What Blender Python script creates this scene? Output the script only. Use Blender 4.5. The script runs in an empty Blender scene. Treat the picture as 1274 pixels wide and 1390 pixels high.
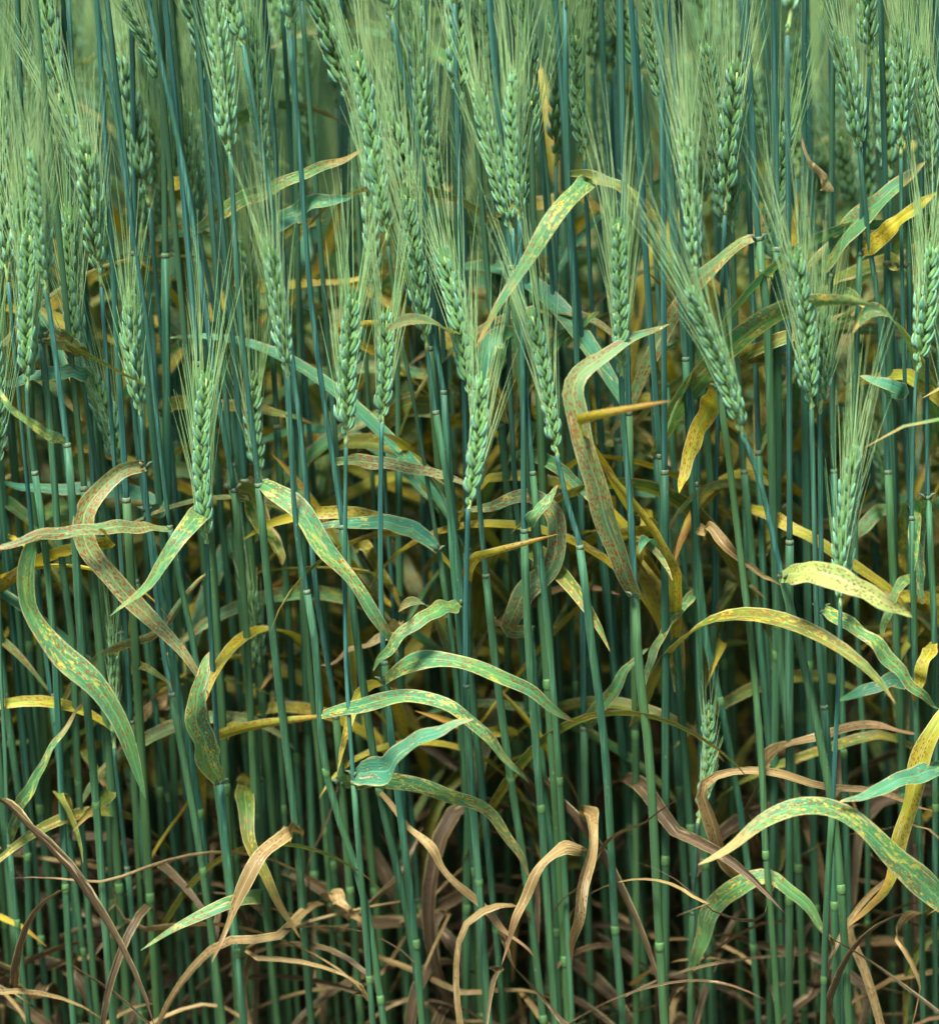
import bpy, math, random
import numpy as np
from mathutils import Matrix, Vector

random.seed(7)
RNG = np.random.default_rng(7)
R = math.radians
SC = bpy.context.scene
COL = SC.collection

# ------------------------------------------------------------------ camera
CAM_D, CAM_Z, PITCH, F_PX = 1.70, 0.96, R(13.0), 4537.0
cam_data = bpy.data.cameras.new('camera')
cam = bpy.data.objects.new('camera', cam_data); COL.objects.link(cam)
cam.location = (0, -CAM_D, CAM_Z); cam.rotation_euler = (R(90) - PITCH, 0, 0)
cam_data.sensor_fit = 'HORIZONTAL'; cam_data.sensor_width = 36.0
cam_data.lens = 36.0 * F_PX / 1274.0
cam_data.clip_start = 0.05; cam_data.clip_end = 3000
cam_data.dof.use_dof = True; cam_data.dof.focus_distance = 1.76
cam_data.dof.aperture_fstop = 128.2 / 30.0
SC.camera = cam

# ------------------------------------------------------------------ sky, sun, exposure
SUN_EL, SUN_AZ = R(66), R(-150)          # azimuth: direction the light comes from, clockwise from +Y
world = bpy.data.worlds.new('World'); SC.world = world; world.use_nodes = True
wn = world.node_tree.nodes; wl = world.node_tree.links
sky = wn.new('ShaderNodeTexSky'); sky.sky_type = 'NISHITA'; sky.sun_disc = False
sky.sun_elevation = SUN_EL; sky.sun_rotation = SUN_AZ; sky.dust_density = 1.0; sky.air_density = 1.0
bg = wn['Background']; bg.inputs['Strength'].default_value = 0.09
wl.new(sky.outputs[0], bg.inputs['Color'])
sun_data = bpy.data.lights.new('sun', 'SUN'); sun_data.energy = 3.8; sun_data.angle = R(16); sun_data.color = (1.0, 0.985, 0.95)
sun = bpy.data.objects.new('sun', sun_data); COL.objects.link(sun)
sdir = Vector((math.sin(SUN_AZ) * math.cos(SUN_EL), math.cos(SUN_AZ) * math.cos(SUN_EL), math.sin(SUN_EL)))
sun.rotation_euler = sdir.to_track_quat('Z', 'Y').to_euler(); sun.location = (-1, -1, 4)
vs = SC.view_settings
vs.view_transform = 'Standard'; vs.look = 'None'; vs.gamma = 1.0; vs.exposure = 1.85; vs.use_curve_mapping = False
SC.render.engine = 'CYCLES'
SC.cycles.use_adaptive_sampling = True; SC.cycles.adaptive_threshold = 0.03
SC.cycles.max_bounces = 5; SC.cycles.diffuse_bounces = 2; SC.cycles.glossy_bounces = 1; SC.cycles.transmission_bounces = 3

# ------------------------------------------------------------------ pixel -> point (photo pixels 1274 x 1390, on the upright plane y = d)
FWD = np.array([0, math.cos(PITCH), -math.sin(PITCH)]); UPV = np.array([0, math.sin(PITCH), math.cos(PITCH)])
CAMP = np.array([0, -CAM_D, CAM_Z])
def at(px, py, y):
    v = FWD + np.array([1.0, 0, 0]) * ((px - 637.0) / F_PX) + UPV * ((695.0 - py) / F_PX)
    return CAMP + v * ((y + CAM_D) / v[1])
def m_per_px(y): return (y + CAM_D) / math.cos(PITCH) / F_PX

# ------------------------------------------------------------------ materials
class NT:
    def __init__(s, name):
        s.m = bpy.data.materials.new(name); s.m.use_nodes = True
        s.t = s.m.node_tree; s.n = s.t.nodes; s.l = s.t.links; s.n.clear()
        s.out = s.n.new('ShaderNodeOutputMaterial')
    def put(s, sock, v):
        if hasattr(v, 'is_output') or isinstance(v, bpy.types.NodeSocket): s.l.new(v, sock)
        elif isinstance(v, (tuple, list)):
            sock.default_value = tuple(v) + (1.0,) if (len(v) == 3 and sock.type == 'RGBA') else v
        else: sock.default_value = v
    def math(s, op, a, b=0.0, clamp=False):
        n = s.n.new('ShaderNodeMath'); n.operation = op; n.use_clamp = clamp
        s.put(n.inputs[0], a); s.put(n.inputs[1], b); return n.outputs[0]
    def vmath(s, op, a, b=(0, 0, 0)):
        n = s.n.new('ShaderNodeVectorMath'); n.operation = op
        s.put(n.inputs[0], a); s.put(n.inputs[1], b); return n.outputs[0]
    def mix(s, f, a, b, mode='MIX'):
        n = s.n.new('ShaderNodeMix'); n.data_type = 'RGBA'; n.blend_type = mode; n.clamp_factor = True
        s.put(n.inputs['Factor'], f); s.put(n.inputs['A'], a); s.put(n.inputs['B'], b)
        return [o for o in n.outputs if o.type == 'RGBA'][0]
    def noise(s, vec, scale=1.0, detail=2.0, rough=0.5, dist=0.0):
        n = s.n.new('ShaderNodeTexNoise'); s.put(n.inputs['Vector'], vec); n.inputs['Scale'].default_value = scale
        n.inputs['Detail'].default_value = detail; n.inputs['Roughness'].default_value = rough; n.inputs['Distortion'].default_value = dist
        return n.outputs['Fac']
    def ramp(s, v, lo, hi, a=0.0, b=1.0):
        n = s.n.new('ShaderNodeMapRange'); n.interpolation_type = 'SMOOTHSTEP'; n.clamp = True
        s.put(n.inputs[0], v); n.inputs[1].default_value = lo; n.inputs[2].default_value = hi
        n.inputs[3].default_value = a; n.inputs[4].default_value = b; return n.outputs[0]
    def rand(s): return s.n.new('ShaderNodeObjectInfo').outputs['Random']
    def attr(s, name, out='Fac'):
        n = s.n.new('ShaderNodeAttribute'); n.attribute_name = name; return n.outputs[out]
    def uv(s, name):
        n = s.n.new('ShaderNodeUVMap'); n.uv_map = name; return n.outputs[0]
    def obj(s): return s.n.new('ShaderNodeTexCoord').outputs['Object']
    def bump(s, h, strength, dist):
        n = s.n.new('ShaderNodeBump'); n.inputs['Strength'].default_value = strength; n.inputs['Distance'].default_value = dist
        s.put(n.inputs['Height'], h); return n.outputs[0]
    def finish(s, color, rough=0.5, spec=0.4, trans=0.0, tcol=None, bump=None, sheen=0.0):
        p = s.n.new('ShaderNodeBsdfPrincipled'); s.put(p.inputs['Base Color'], color); s.put(p.inputs['Roughness'], rough)
        p.inputs['Specular IOR Level'].default_value = spec
        if sheen: p.inputs['Sheen Weight'].default_value = sheen; p.inputs['Sheen Roughness'].default_value = 0.4
        if bump is not None: s.put(p.inputs['Normal'], bump)
        sh = p.outputs[0]
        if trans:
            t = s.n.new('ShaderNodeBsdfTranslucent'); s.put(t.inputs['Color'], tcol if tcol is not None else color)
            mx = s.n.new('ShaderNodeMixShader'); mx.inputs[0].default_value = trans
            s.l.new(sh, mx.inputs[1]); s.l.new(t.outputs[0], mx.inputs[2]); sh = mx.outputs[0]
        s.l.new(sh, s.out.inputs['Surface']); return s.m

def mat_stem(name, base, alt, pale):
    g = NT(name); rnd = g.rand()
    off = g.vmath('ADD', g.obj(), g.math('MULTIPLY', rnd, 37.0))
    st = g.noise(g.vmath('MULTIPLY', off, (800, 800, 5)), 1.0, 3)
    blot = g.noise(g.vmath('MULTIPLY', off, (90, 90, 14)), 1.0, 3)
    c = g.mix(g.ramp(blot, 0.35, 0.68), base, alt)
    c = g.mix(g.math('MULTIPLY', g.ramp(st, 0.46, 0.66), 0.75), c, pale)
    r2 = g.math('FRACT', g.math('MULTIPLY', rnd, 7.31)); c = g.mix(g.math('MULTIPLY', g.ramp(r2, 0.45, 1.0), 0.55), c, (0.055, 0.115, 0.022))
    c = g.mix(g.math('MULTIPLY', g.ramp(rnd, 0.2, 1.0), 0.38), c, tuple(0.62 * x for x in alt))
    sz = g.n.new('ShaderNodeSeparateXYZ'); g.l.new(g.obj(), sz.inputs[0])
    c = g.mix(g.math('MULTIPLY', g.ramp(g.math('ADD', sz.outputs[2], g.math('MULTIPLY', blot, 0.12)), 0.46, 0.22), 0.6), c, (0.052, 0.115, 0.026))
    spk = g.noise(g.vmath('MULTIPLY', off, (1100, 1100, 420)), 1.0, 1)
    c = g.mix(g.math('MULTIPLY', g.ramp(spk, 0.72, 0.78), g.ramp(rnd, 0.3, 0.9, 0, 0.55)), c, (0.34, 0.27, 0.09))
    return g.finish(c, g.ramp(blot, 0.3, 0.7, 0.5, 0.72), 0.25, 0.0, None, g.bump(st, 0.6, 0.0007), 0.03)
M = {}
M['stem'] = mat_stem('stalk_green', (0.013, 0.070, 0.041), (0.030, 0.098, 0.030), (0.060, 0.180, 0.092))
M['peduncle'] = mat_stem('stalk_bluish', (0.014, 0.072, 0.056), (0.020, 0.086, 0.042), (0.060, 0.180, 0.125))
def mat_simple(name, a, b, sc, rough, trans=0.0, spec=0.35):
    g = NT(name); v = g.vmath('ADD', g.obj(), g.math('MULTIPLY', g.rand(), 23.0))
    n = g.noise(g.vmath('MULTIPLY', v, sc), 1.0, 3)
    return g.finish(g.mix(g.ramp(n, 0.3, 0.7), a, b), rough, spec, trans)
M['node'] = mat_simple('stalk_joint', (0.050, 0.140, 0.038), (0.09, 0.18, 0.05), (700, 700, 1500), 0.6)
M['collar'] = mat_simple('leaf_collar', (0.05, 0.13, 0.055), (0.17, 0.20, 0.11), (900, 900, 900), 0.6, 0.2)
M['rachis'] = mat_simple('ear_axis', (0.24, 0.36, 0.10), (0.36, 0.46, 0.16), (500, 500, 300), 0.5)
M['awn'] = mat_simple('awn', (0.42, 0.68, 0.28), (0.66, 0.82, 0.40), (60, 60, 22), 0.36, 0.42, 0.5)
def mat_husk(name, base, mid, tip):
    g = NT(name); t = g.attr('tpos'); rnd = g.rand()
    v = g.vmath('ADD', g.obj(), g.math('MULTIPLY', rnd, 31.0))
    n = g.noise(g.vmath('MULTIPLY', v, (900, 900, 160)), 1.0, 2)
    c = g.mix(g.ramp(t, 0.0, 0.38), base, mid); c = g.mix(g.ramp(t, 0.80, 1.0, 0, 0.8), c, tip)
    c = g.mix(g.ramp(n, 0.40, 0.72, 0, 0.6), c, tip)
    c = g.mix(g.math('MULTIPLY', rnd, 0.35), c, (0.05, 0.15, 0.06))
    return g.finish(c, 0.6, 0.25, 0.26, None, g.bump(n, 0.4, 0.0006), 0.12)
M['glume'] = mat_husk('husk_bluish', (0.14, 0.32, 0.12), (0.145, 0.37, 0.21), (0.40, 0.63, 0.40))
M['floret'] = mat_husk('husk_grain', (0.22, 0.38, 0.08), (0.13, 0.29, 0.07), (0.28, 0.49, 0.21))

def mat_leaf(name, base, alt, chlor, cl, rustc, ru, tipc, tip_at, dry=0.0):
    """base/alt green, chlor: pale fleck colour and amount cl, rustc: pustule colour and amount ru, tipc: dying tip from tip_at on"""
    g = NT(name); rnd = g.rand(); off = g.math('MULTIPLY', rnd, 53.0)
    uvm = g.vmath('ADD', g.uv('m'), off); rel = g.uv('rel')
    sx = g.n.new('ShaderNodeSeparateXYZ'); g.l.new(rel, sx.inputs[0]); u, v = sx.outputs[0], sx.outputs[1]
    au = g.math('ABSOLUTE', g.math('SUBTRACT', g.math('MULTIPLY', u, 2.0), 1.0))
    vein = g.noise(g.vmath('MULTIPLY', uvm, (1900, 14, 1)), 1.0, 2)
    broad = g.noise(g.vmath('MULTIPLY', uvm, (130, 26, 1)), 1.0, 3)
    c = g.mix(g.ramp(broad, 0.36, 0.66), base, alt)
    c = g.mix(g.ramp(vein, 0.35, 0.72, 0.0, 0.34), c, tuple(min(1, 1.9 * x + .02) for x in base))
    # chlorotic flecks, long along the veins
    f1 = g.noise(g.vmath('MULTIPLY', uvm, (820, 260, 1)), 1.0, 4, 0.7, 0.6)
    f2 = g.noise(g.vmath('MULTIPLY', uvm, (300, 80, 1)), 1.0, 5, 0.72, 0.7)
    th = 0.74 - 0.22 * cl
    fl = g.math('MAXIMUM', g.ramp(f1, th, th + 0.05), g.ramp(f2, th - 0.01, th + 0.06))
    vary = g.noise(g.vmath('MULTIPLY', uvm, (70, 22, 1)), 1.0, 2)
    fl = g.math('MULTIPLY', fl, g.ramp(vary, 0.36, 0.62, 0.12, 1.0))
    c = g.mix(g.math('MULTIPLY', fl, 0.85), c, chlor)
    # tan scorched streaks
    sc_ = g.noise(g.vmath('MULTIPLY', uvm, (420, 30, 1)), 1.0, 3, 0.6)
    c = g.mix(g.math('MULTIPLY', g.ramp(sc_, 0.66 - 0.05 * cl, 0.72 - 0.05 * cl), 0.8), c, (0.46, 0.34, 0.19))
    # rust pustules
    vo = g.n.new('ShaderNodeTexVoronoi'); vo.feature = 'F1'; vo.voronoi_dimensions = '2D'; g.put(vo.inputs['Vector'], g.vmath('MULTIPLY', uvm, (860, 400, 1))); vo.inputs['Scale'].default_value = 1.0
    keep = g.n.new('ShaderNodeSeparateColor'); g.l.new(vo.outputs['Color'], keep.inputs[0])
    pu = g.math('MULTIPLY', g.ramp(g.math('ADD', vo.outputs['Distance'], g.math('MULTIPLY', f1, 0.25)), 0.30 + 0.10 * ru, 0.44 + 0.13 * ru, 1.0, 0.0), g.math('GREATER_THAN', keep.outputs[0], 0.90 - 0.72 * ru))
    area = g.noise(g.vmath('MULTIPLY', uvm, (110, 34, 1)), 1.0, 3)
    pu = g.math('MULTIPLY', pu, g.ramp(area, 0.55 - 0.20 * ru, 0.60 - 0.12 * ru))
    c = g.mix(g.math('MULTIPLY', pu, 0.92), c, rustc)
    sm = g.math('MULTIPLY', g.ramp(area, 0.60 - 0.06 * ru, 0.80), 0.45 * ru)
    c = g.mix(sm, c, tuple(0.6 * a + 0.4 * b for a, b in zip(rustc, chlor)))
    bp = g.noise(g.vmath('MULTIPLY', uvm, (150, 30, 1)), 1.0, 5, 0.7, 0.5)
    c = g.mix(g.math('MULTIPLY', g.ramp(bp, 0.68 - 0.06 * ru, 0.76 - 0.06 * ru), 0.75), c, (0.22, 0.115, 0.028))
    # margins, midrib, tip
    c = g.mix(g.math('MULTIPLY', g.ramp(g.math('ADD', au, g.math('MULTIPLY', g.math('SUBTRACT', f2, 0.5), 0.5)), 0.84, 0.98), 0.75), c, (0.40, 0.36, 0.14))
    c = g.mix(g.math('MULTIPLY', g.ramp(au, 0.10, 0.03), 0.55), c, tuple(min(1, 1.7 * x + .03) for x in alt))
    tv = g.math('ADD', g.math('ADD', v, g.math('MULTIPLY', g.math('SUBTRACT', rnd, 0.6), 0.30)), g.math('MULTIPLY', g.math('SUBTRACT', f2, 0.5), 0.7))
    c = g.mix(g.math('MULTIPLY', g.ramp(tv, tip_at, tip_at + 0.26), 0.8), c, tipc)
    rough = g.ramp(vein, 0.3, 0.7, 0.42, 0.62)
    tc = g.mix(1.0, c, (1.0, 1.0, 0.62), 'MULTIPLY')
    return g.finish(c, rough, 0.24, 0.30 if not dry else 0.22, tc, g.bump(vein, 0.9 if dry else 0.5, 0.0009 if dry else 0.0007))
RUST = (0.20, 0.052, 0.010)
M['green'] = mat_leaf('leaf_green', (0.040, 0.170, 0.100), (0.065, 0.200, 0.080), (0.46, 0.44, 0.09), 0.66, RUST, 0.35, (0.42, 0.27, 0.10), 0.92)
M['fleck'] = mat_leaf('leaf_flecked', (0.040, 0.165, 0.066), (0.085, 0.205, 0.048), (0.52, 0.43, 0.055), 0.84, RUST, 0.66, (0.45, 0.29, 0.10), 0.84)
M['rusty'] = mat_leaf('leaf_rusted', (0.075, 0.175, 0.070), (0.150, 0.215, 0.060), (0.50, 0.41, 0.09), 0.66, (0.23, 0.055, 0.012), 1.0, (0.40, 0.20, 0.07), 0.90)
M['yellow'] = mat_leaf('leaf_yellow', (0.31, 0.255, 0.014), (0.17, 0.215, 0.022), (0.46, 0.32, 0.022), 0.75, (0.26, 0.085, 0.015), 0.75, (0.42, 0.20, 0.04), 0.82)
M['olive'] = mat_leaf('leaf_olive', (0.045, 0.110, 0.020), (0.130, 0.165, 0.020), (0.42, 0.33, 0.025), 0.80, (0.22, 0.075, 0.018), 0.85, (0.33, 0.19, 0.06), 0.80)
M['lime'] = mat_leaf('leaf_lime', (0.20, 0.27, 0.055), (0.28, 0.31, 0.075), (0.48, 0.42, 0.12), 0.6, (0.12, 0.05, 0.03), 0.7, (0.42, 0.24, 0.08), 0.88)
M['dying'] = mat_leaf('leaf_dying', (0.33, 0.24, 0.10), (0.24, 0.24, 0.08), (0.52, 0.40, 0.17), 0.8, (0.22, 0.08, 0.03), 0.7, (0.36, 0.22, 0.10), 0.6, 1)
M['dry'] = mat_leaf('leaf_dry', (0.17, 0.112, 0.038), (0.27, 0.185, 0.064), (0.41, 0.31, 0.12), 0.7, (0.13, 0.062, 0.026), 0.55, (0.25, 0.14, 0.065), 0.75, 1)
M['drydark'] = mat_leaf('leaf_dry_brown', (0.060, 0.040, 0.017), (0.10, 0.067, 0.028), (0.17, 0.12, 0.052), 0.6, (0.08, 0.036, 0.018), 0.6, (0.15, 0.08, 0.04), 0.75, 1)
def mat_soil():
    g = NT('soil'); o = g.obj()
    a = g.noise(g.vmath('MULTIPLY', o, (30, 30, 30)), 1.0, 6, 0.65); b = g.noise(g.vmath('MULTIPLY', o, (3, 3, 3)), 1.0, 4)
    c = g.mix(g.ramp(a, 0.3, 0.7), (0.040, 0.028, 0.019), (0.09, 0.064, 0.042)); c = g.mix(g.ramp(b, 0.4, 0.7, 0, 0.5), c, (0.09, 0.07, 0.045))
    return g.finish(c, 0.95, 0.1, 0, None, g.bump(a, 0.8, 0.01))
M['soil'] = mat_soil()

# ------------------------------------------------------------------ mesh helpers
class MB:
    """collects verts / faces with uv 'm' (metres), uv 'rel' (0..1) and a point value tpos"""
    def __init__(s): s.v = []; s.f = []; s.mi = []; s.uvm = []; s.rel = []; s.t = []; s.n = 0
    def add(s, v, f, mi=0, uvm=None, rel=None, t=None):
        v = np.asarray(v, float); k = len(v); s.v.append(v)
        for q in f: s.f.append(tuple(int(i) + s.n for i in q))
        s.mi += [mi] * len(f)
        s.uvm.append(np.zeros((k, 2)) if uvm is None else np.asarray(uvm)); s.rel.append(np.zeros((k, 2)) if rel is None else np.asarray(rel))
        s.t.append(np.zeros(k) if t is None else np.asarray(t, float)); s.n += k
    def mesh(s, name, mats, uv=True, smooth=True):
        me = bpy.data.meshes.new(name); V = np.concatenate(s.v)
        me.from_pydata(V.tolist(), [], s.f)
        for m in mats: me.materials.append(M[m])
        me.polygons.foreach_set('material_index', s.mi); me.polygons.foreach_set('use_smooth', [smooth] * len(s.f))
        li = np.zeros(len(me.loops), int); me.loops.foreach_get('vertex_index', li)
        if uv:
            for nm, arr in (('m', np.concatenate(s.uvm)), ('rel', np.concatenate(s.rel))):
                l = me.uv_layers.new(name=nm); l.data.foreach_set('uv', arr[li].ravel())
        else:
            a = me.attributes.new('tpos', 'FLOAT', 'POINT'); a.data.foreach_set('value', np.concatenate(s.t))
        me.update(); return me

def norm(v): return v / np.maximum(np.linalg.norm(v, axis=-1, keepdims=True), 1e-9)
def spline(P, n):
    """centripetal-ish Catmull-Rom through P, n samples, even in arc length"""
    P = np.asarray(P, float)
    if len(P) == 2: return P[0] + (P[1] - P[0]) * np.linspace(0, 1, n)[:, None]
    Q = np.vstack([2 * P[0] - P[1], P, 2 * P[-1] - P[-2]]); out = []
    for i in range(1, len(Q) - 2):
        t = np.linspace(0, 1, 12, endpoint=False)[:, None]; a, b, c, d = Q[i - 1], Q[i], Q[i + 1], Q[i + 2]
        out.append(0.5 * (2 * b + (c - a) * t + (2 * a - 5 * b + 4 * c - d) * t ** 2 + (3 * b - a - 3 * c + d) * t ** 3))
    out = np.vstack(out + [P[-1:]]); s = np.r_[0, np.cumsum(np.linalg.norm(np.diff(out, axis=0), axis=1))]
    q = np.linspace(0, s[-1], n); return np.stack([np.interp(q, s, out[:, k]) for k in range(3)], 1)
def frames(P):
    T = norm(np.gradient(P, axis=0)); ref = np.array([0.31, -0.95, 0.05])
    A = norm(np.cross(T, ref)); B = np.cross(T, A); return T, A, B
def tube(mb, P, r, k=8, mi=0, cap=True, flat=1.0):
    P = np.asarray(P, float); n = len(P); r = np.broadcast_to(r, n); T, A, B = frames(P)
    th = np.arange(k) * 2 * math.pi / k
    V = P[:, None, :] + r[:, None, None] * (np.cos(th)[None, :, None] * A[:, None, :] + flat * np.sin(th)[None, :, None] * B[:, None, :])
    F = [(i * k + j, i * k + (j + 1) % k, (i + 1) * k + (j + 1) % k, (i + 1) * k + j) for i in range(n - 1) for j in range(k)]
    if cap: F += [tuple(range((n - 1) * k, n * k)), tuple(range(k))[::-1]]
    mb.add(V.reshape(-1, 3), F, mi, t=np.repeat(np.linspace(0, 1, n), k))

def leaf_mesh(P, W, side, mat, fold=0.22, curl=0.0, cols=5, name='leaf'):
    """P (n,3) centre line, W (n) half widths, side (n,3) unit vectors across the blade"""
    n = len(P); T = norm(np.gradient(P, axis=0)); side = norm(side - T * (side * T).sum(1, keepdims=True)); N = np.cross(T, side)
    u = np.linspace(-1, 1, cols); s = np.r_[0, np.cumsum(np.linalg.norm(np.diff(P, axis=0), axis=1))]
    fold = np.broadcast_to(fold, n); curl = np.broadcast_to(curl, n)
    ang = curl[:, None] * u[None]                                   # the blade rolled across its width
    x = np.where(np.abs(curl)[:, None] > 1e-3, np.sin(ang) / np.where(np.abs(curl) < 1e-3, 1, curl)[:, None], u[None])
    z = np.where(np.abs(curl)[:, None] > 1e-3, (1 - np.cos(ang)) / np.where(np.abs(curl) < 1e-3, 1, curl)[:, None], 0) + fold[:, None] * np.abs(u)[None]
    V = P[:, None] + W[:, None, None] * (x[..., None] * side[:, None] + z[..., None] * N[:, None])
    F = [(i * cols + j, i * cols + j + 1, (i + 1) * cols + j + 1, (i + 1) * cols + j) for i in range(n - 1) for j in range(cols - 1)]
    uvm = np.stack([(u[None] * W[:, None]).ravel(), np.repeat(s, cols)], 1)
    rel = np.stack([np.tile((u + 1) / 2, n), np.repeat(s / s[-1], cols)], 1)
    mb = MB(); mb.add(V.reshape(-1, 3), F, 0, uvm, rel); return mb.mesh(name, [mat])
def leaf_width(t, base=0.55, tip=2.6): return np.minimum(1, base + 2.2 * t) * np.maximum(1 - t ** tip, 0) ** 0.75 + 0.02

def link(name, data, parent=None, mw=None):
    o = bpy.data.objects.new(name, data); COL.objects.link(o)
    if parent is not None: o.parent = parent
    if mw is not None: o.matrix_local = mw
    return o
def tag(o, label, cat, group=None, kind=None):
    if label: o['label'] = label
    if cat: o['category'] = cat
    if group: o['group'] = group
    if kind: o['kind'] = kind
    return o

# ------------------------------------------------------------------ ground
def ground():
    mb = MB(); q = 120; xs = np.r_[-900, -200, -40, -12, np.linspace(-4, 4, q), 12, 40, 200, 900]
    X, Y = np.meshgrid(xs, xs + 1.0); Z = 0.012 * np.sin(X * 9 + 1.3 * np.sin(Y * 7)) * np.cos(Y * 11) + RNG.normal(0, 0.004, X.shape)
    Z -= 0.012; n = len(xs); V = np.stack([X, Y, Z], -1).reshape(-1, 3)
    F = [(i * n + j, i * n + j + 1, (i + 1) * n + j + 1, (i + 1) * n + j) for i in range(n - 1) for j in range(n - 1)]
    mb.add(V, F); o = link('ground', mb.mesh('ground', ['soil'], uv=False)); o['kind'] = 'structure'
ground()

# ------------------------------------------------------------------ ear pieces
def husk(mb, length, wx, wy, base, ex, ey, ez, mi, k=7, rings=7, keel=0.25, peak=0.42):
    """a plump pointed husk from base along ez; ex: bulging outside, ey: across"""
    t = np.linspace(0, 1, rings); prof = np.sin(math.pi * t ** (math.log(0.5) / math.log(peak))) ** 0.70 * (1 - 0.2 * t) + np.where(t < 0.05, 0.25, 0)
    prof[-1] = 0.02; th = np.arange(k) * 2 * math.pi / k; V = []
    for i in range(rings):
        for a in th:
            ca, sa = math.cos(a), math.sin(a); kx = 1 + keel * max(ca, 0) ** 4
            V.append(base + ez * (length * t[i]) + ex * (wx * prof[i] * ca * kx + 0.10 * length * math.sin(math.pi * t[i])) + ey * (wy * prof[i] * sa))
    F = [(i * k + j, i * k + (j + 1) % k, (i + 1) * k + (j + 1) % k, (i + 1) * k + j) for i in range(rings - 1) for j in range(k)]
    F += [tuple(range((rings - 1) * k, rings * k)), tuple(range(k))[::-1]]
    mb.add(V, F, mi, t=np.repeat(t, k))
def spikelet_mesh(seed, low=False):
    """local: z up along the ear, x outwards, y across. About 11 mm long"""
    r = random.Random(seed); mb = MB(); X, Y, Z = np.eye(3); mm = 0.001
    k, rg = (5, 4) if low else (7, 7)
    def ax(tx, ty):
        ez = norm(np.array([math.sin(R(tx)), math.sin(R(ty)), 1.0])); ey = norm(Y - ez * ez[1]); return np.cross(ey, ez), ey, ez
    def j(a): return a * r.uniform(0.9, 1.1)
    for sy in (-1, 1):                                                 # two florets
        ex, ey, ez = ax(7 + r.uniform(-3, 3), sy * 9 + r.uniform(-4, 4)); husk(mb, j(11.0) * mm, 1.75 * mm, 1.75 * mm, np.array([0.0, sy * 1.3, 0.4]) * mm, ex, ey, ez, 1, k, rg, 0.3, 0.36)
    ex, ey, ez = ax(11, r.uniform(-5, 5)); husk(mb, j(11.6) * mm, 1.7 * mm, 1.6 * mm, np.array([0.4, 0, 1.8]) * mm, ex, ey, ez, 1, k, rg, 0.3, 0.36)
    for sy in (-1, 1):                                                 # two glumes clasping from the sides
        ex, ey, ez = ax(14 + r.uniform(-4, 4), sy * 13 + r.uniform(-5, 5)); husk(mb, j(9.8) * mm, 0.95 * mm, 1.45 * mm, np.array([1.2, sy * 1.9, 0.0]) * mm, ex, ey, ez, 0, k, rg, 1.0, 0.40)
    return mb
SPK = [spikelet_mesh(i).mesh('spikelet', ['glume', 'floret'], uv=False) for i in range(6)]
SPKB = [spikelet_mesh(i, True) for i in range(3)]
SPKL = [q.mesh('spikelet', ['glume', 'floret'], uv=False) for q in SPKB]

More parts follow.
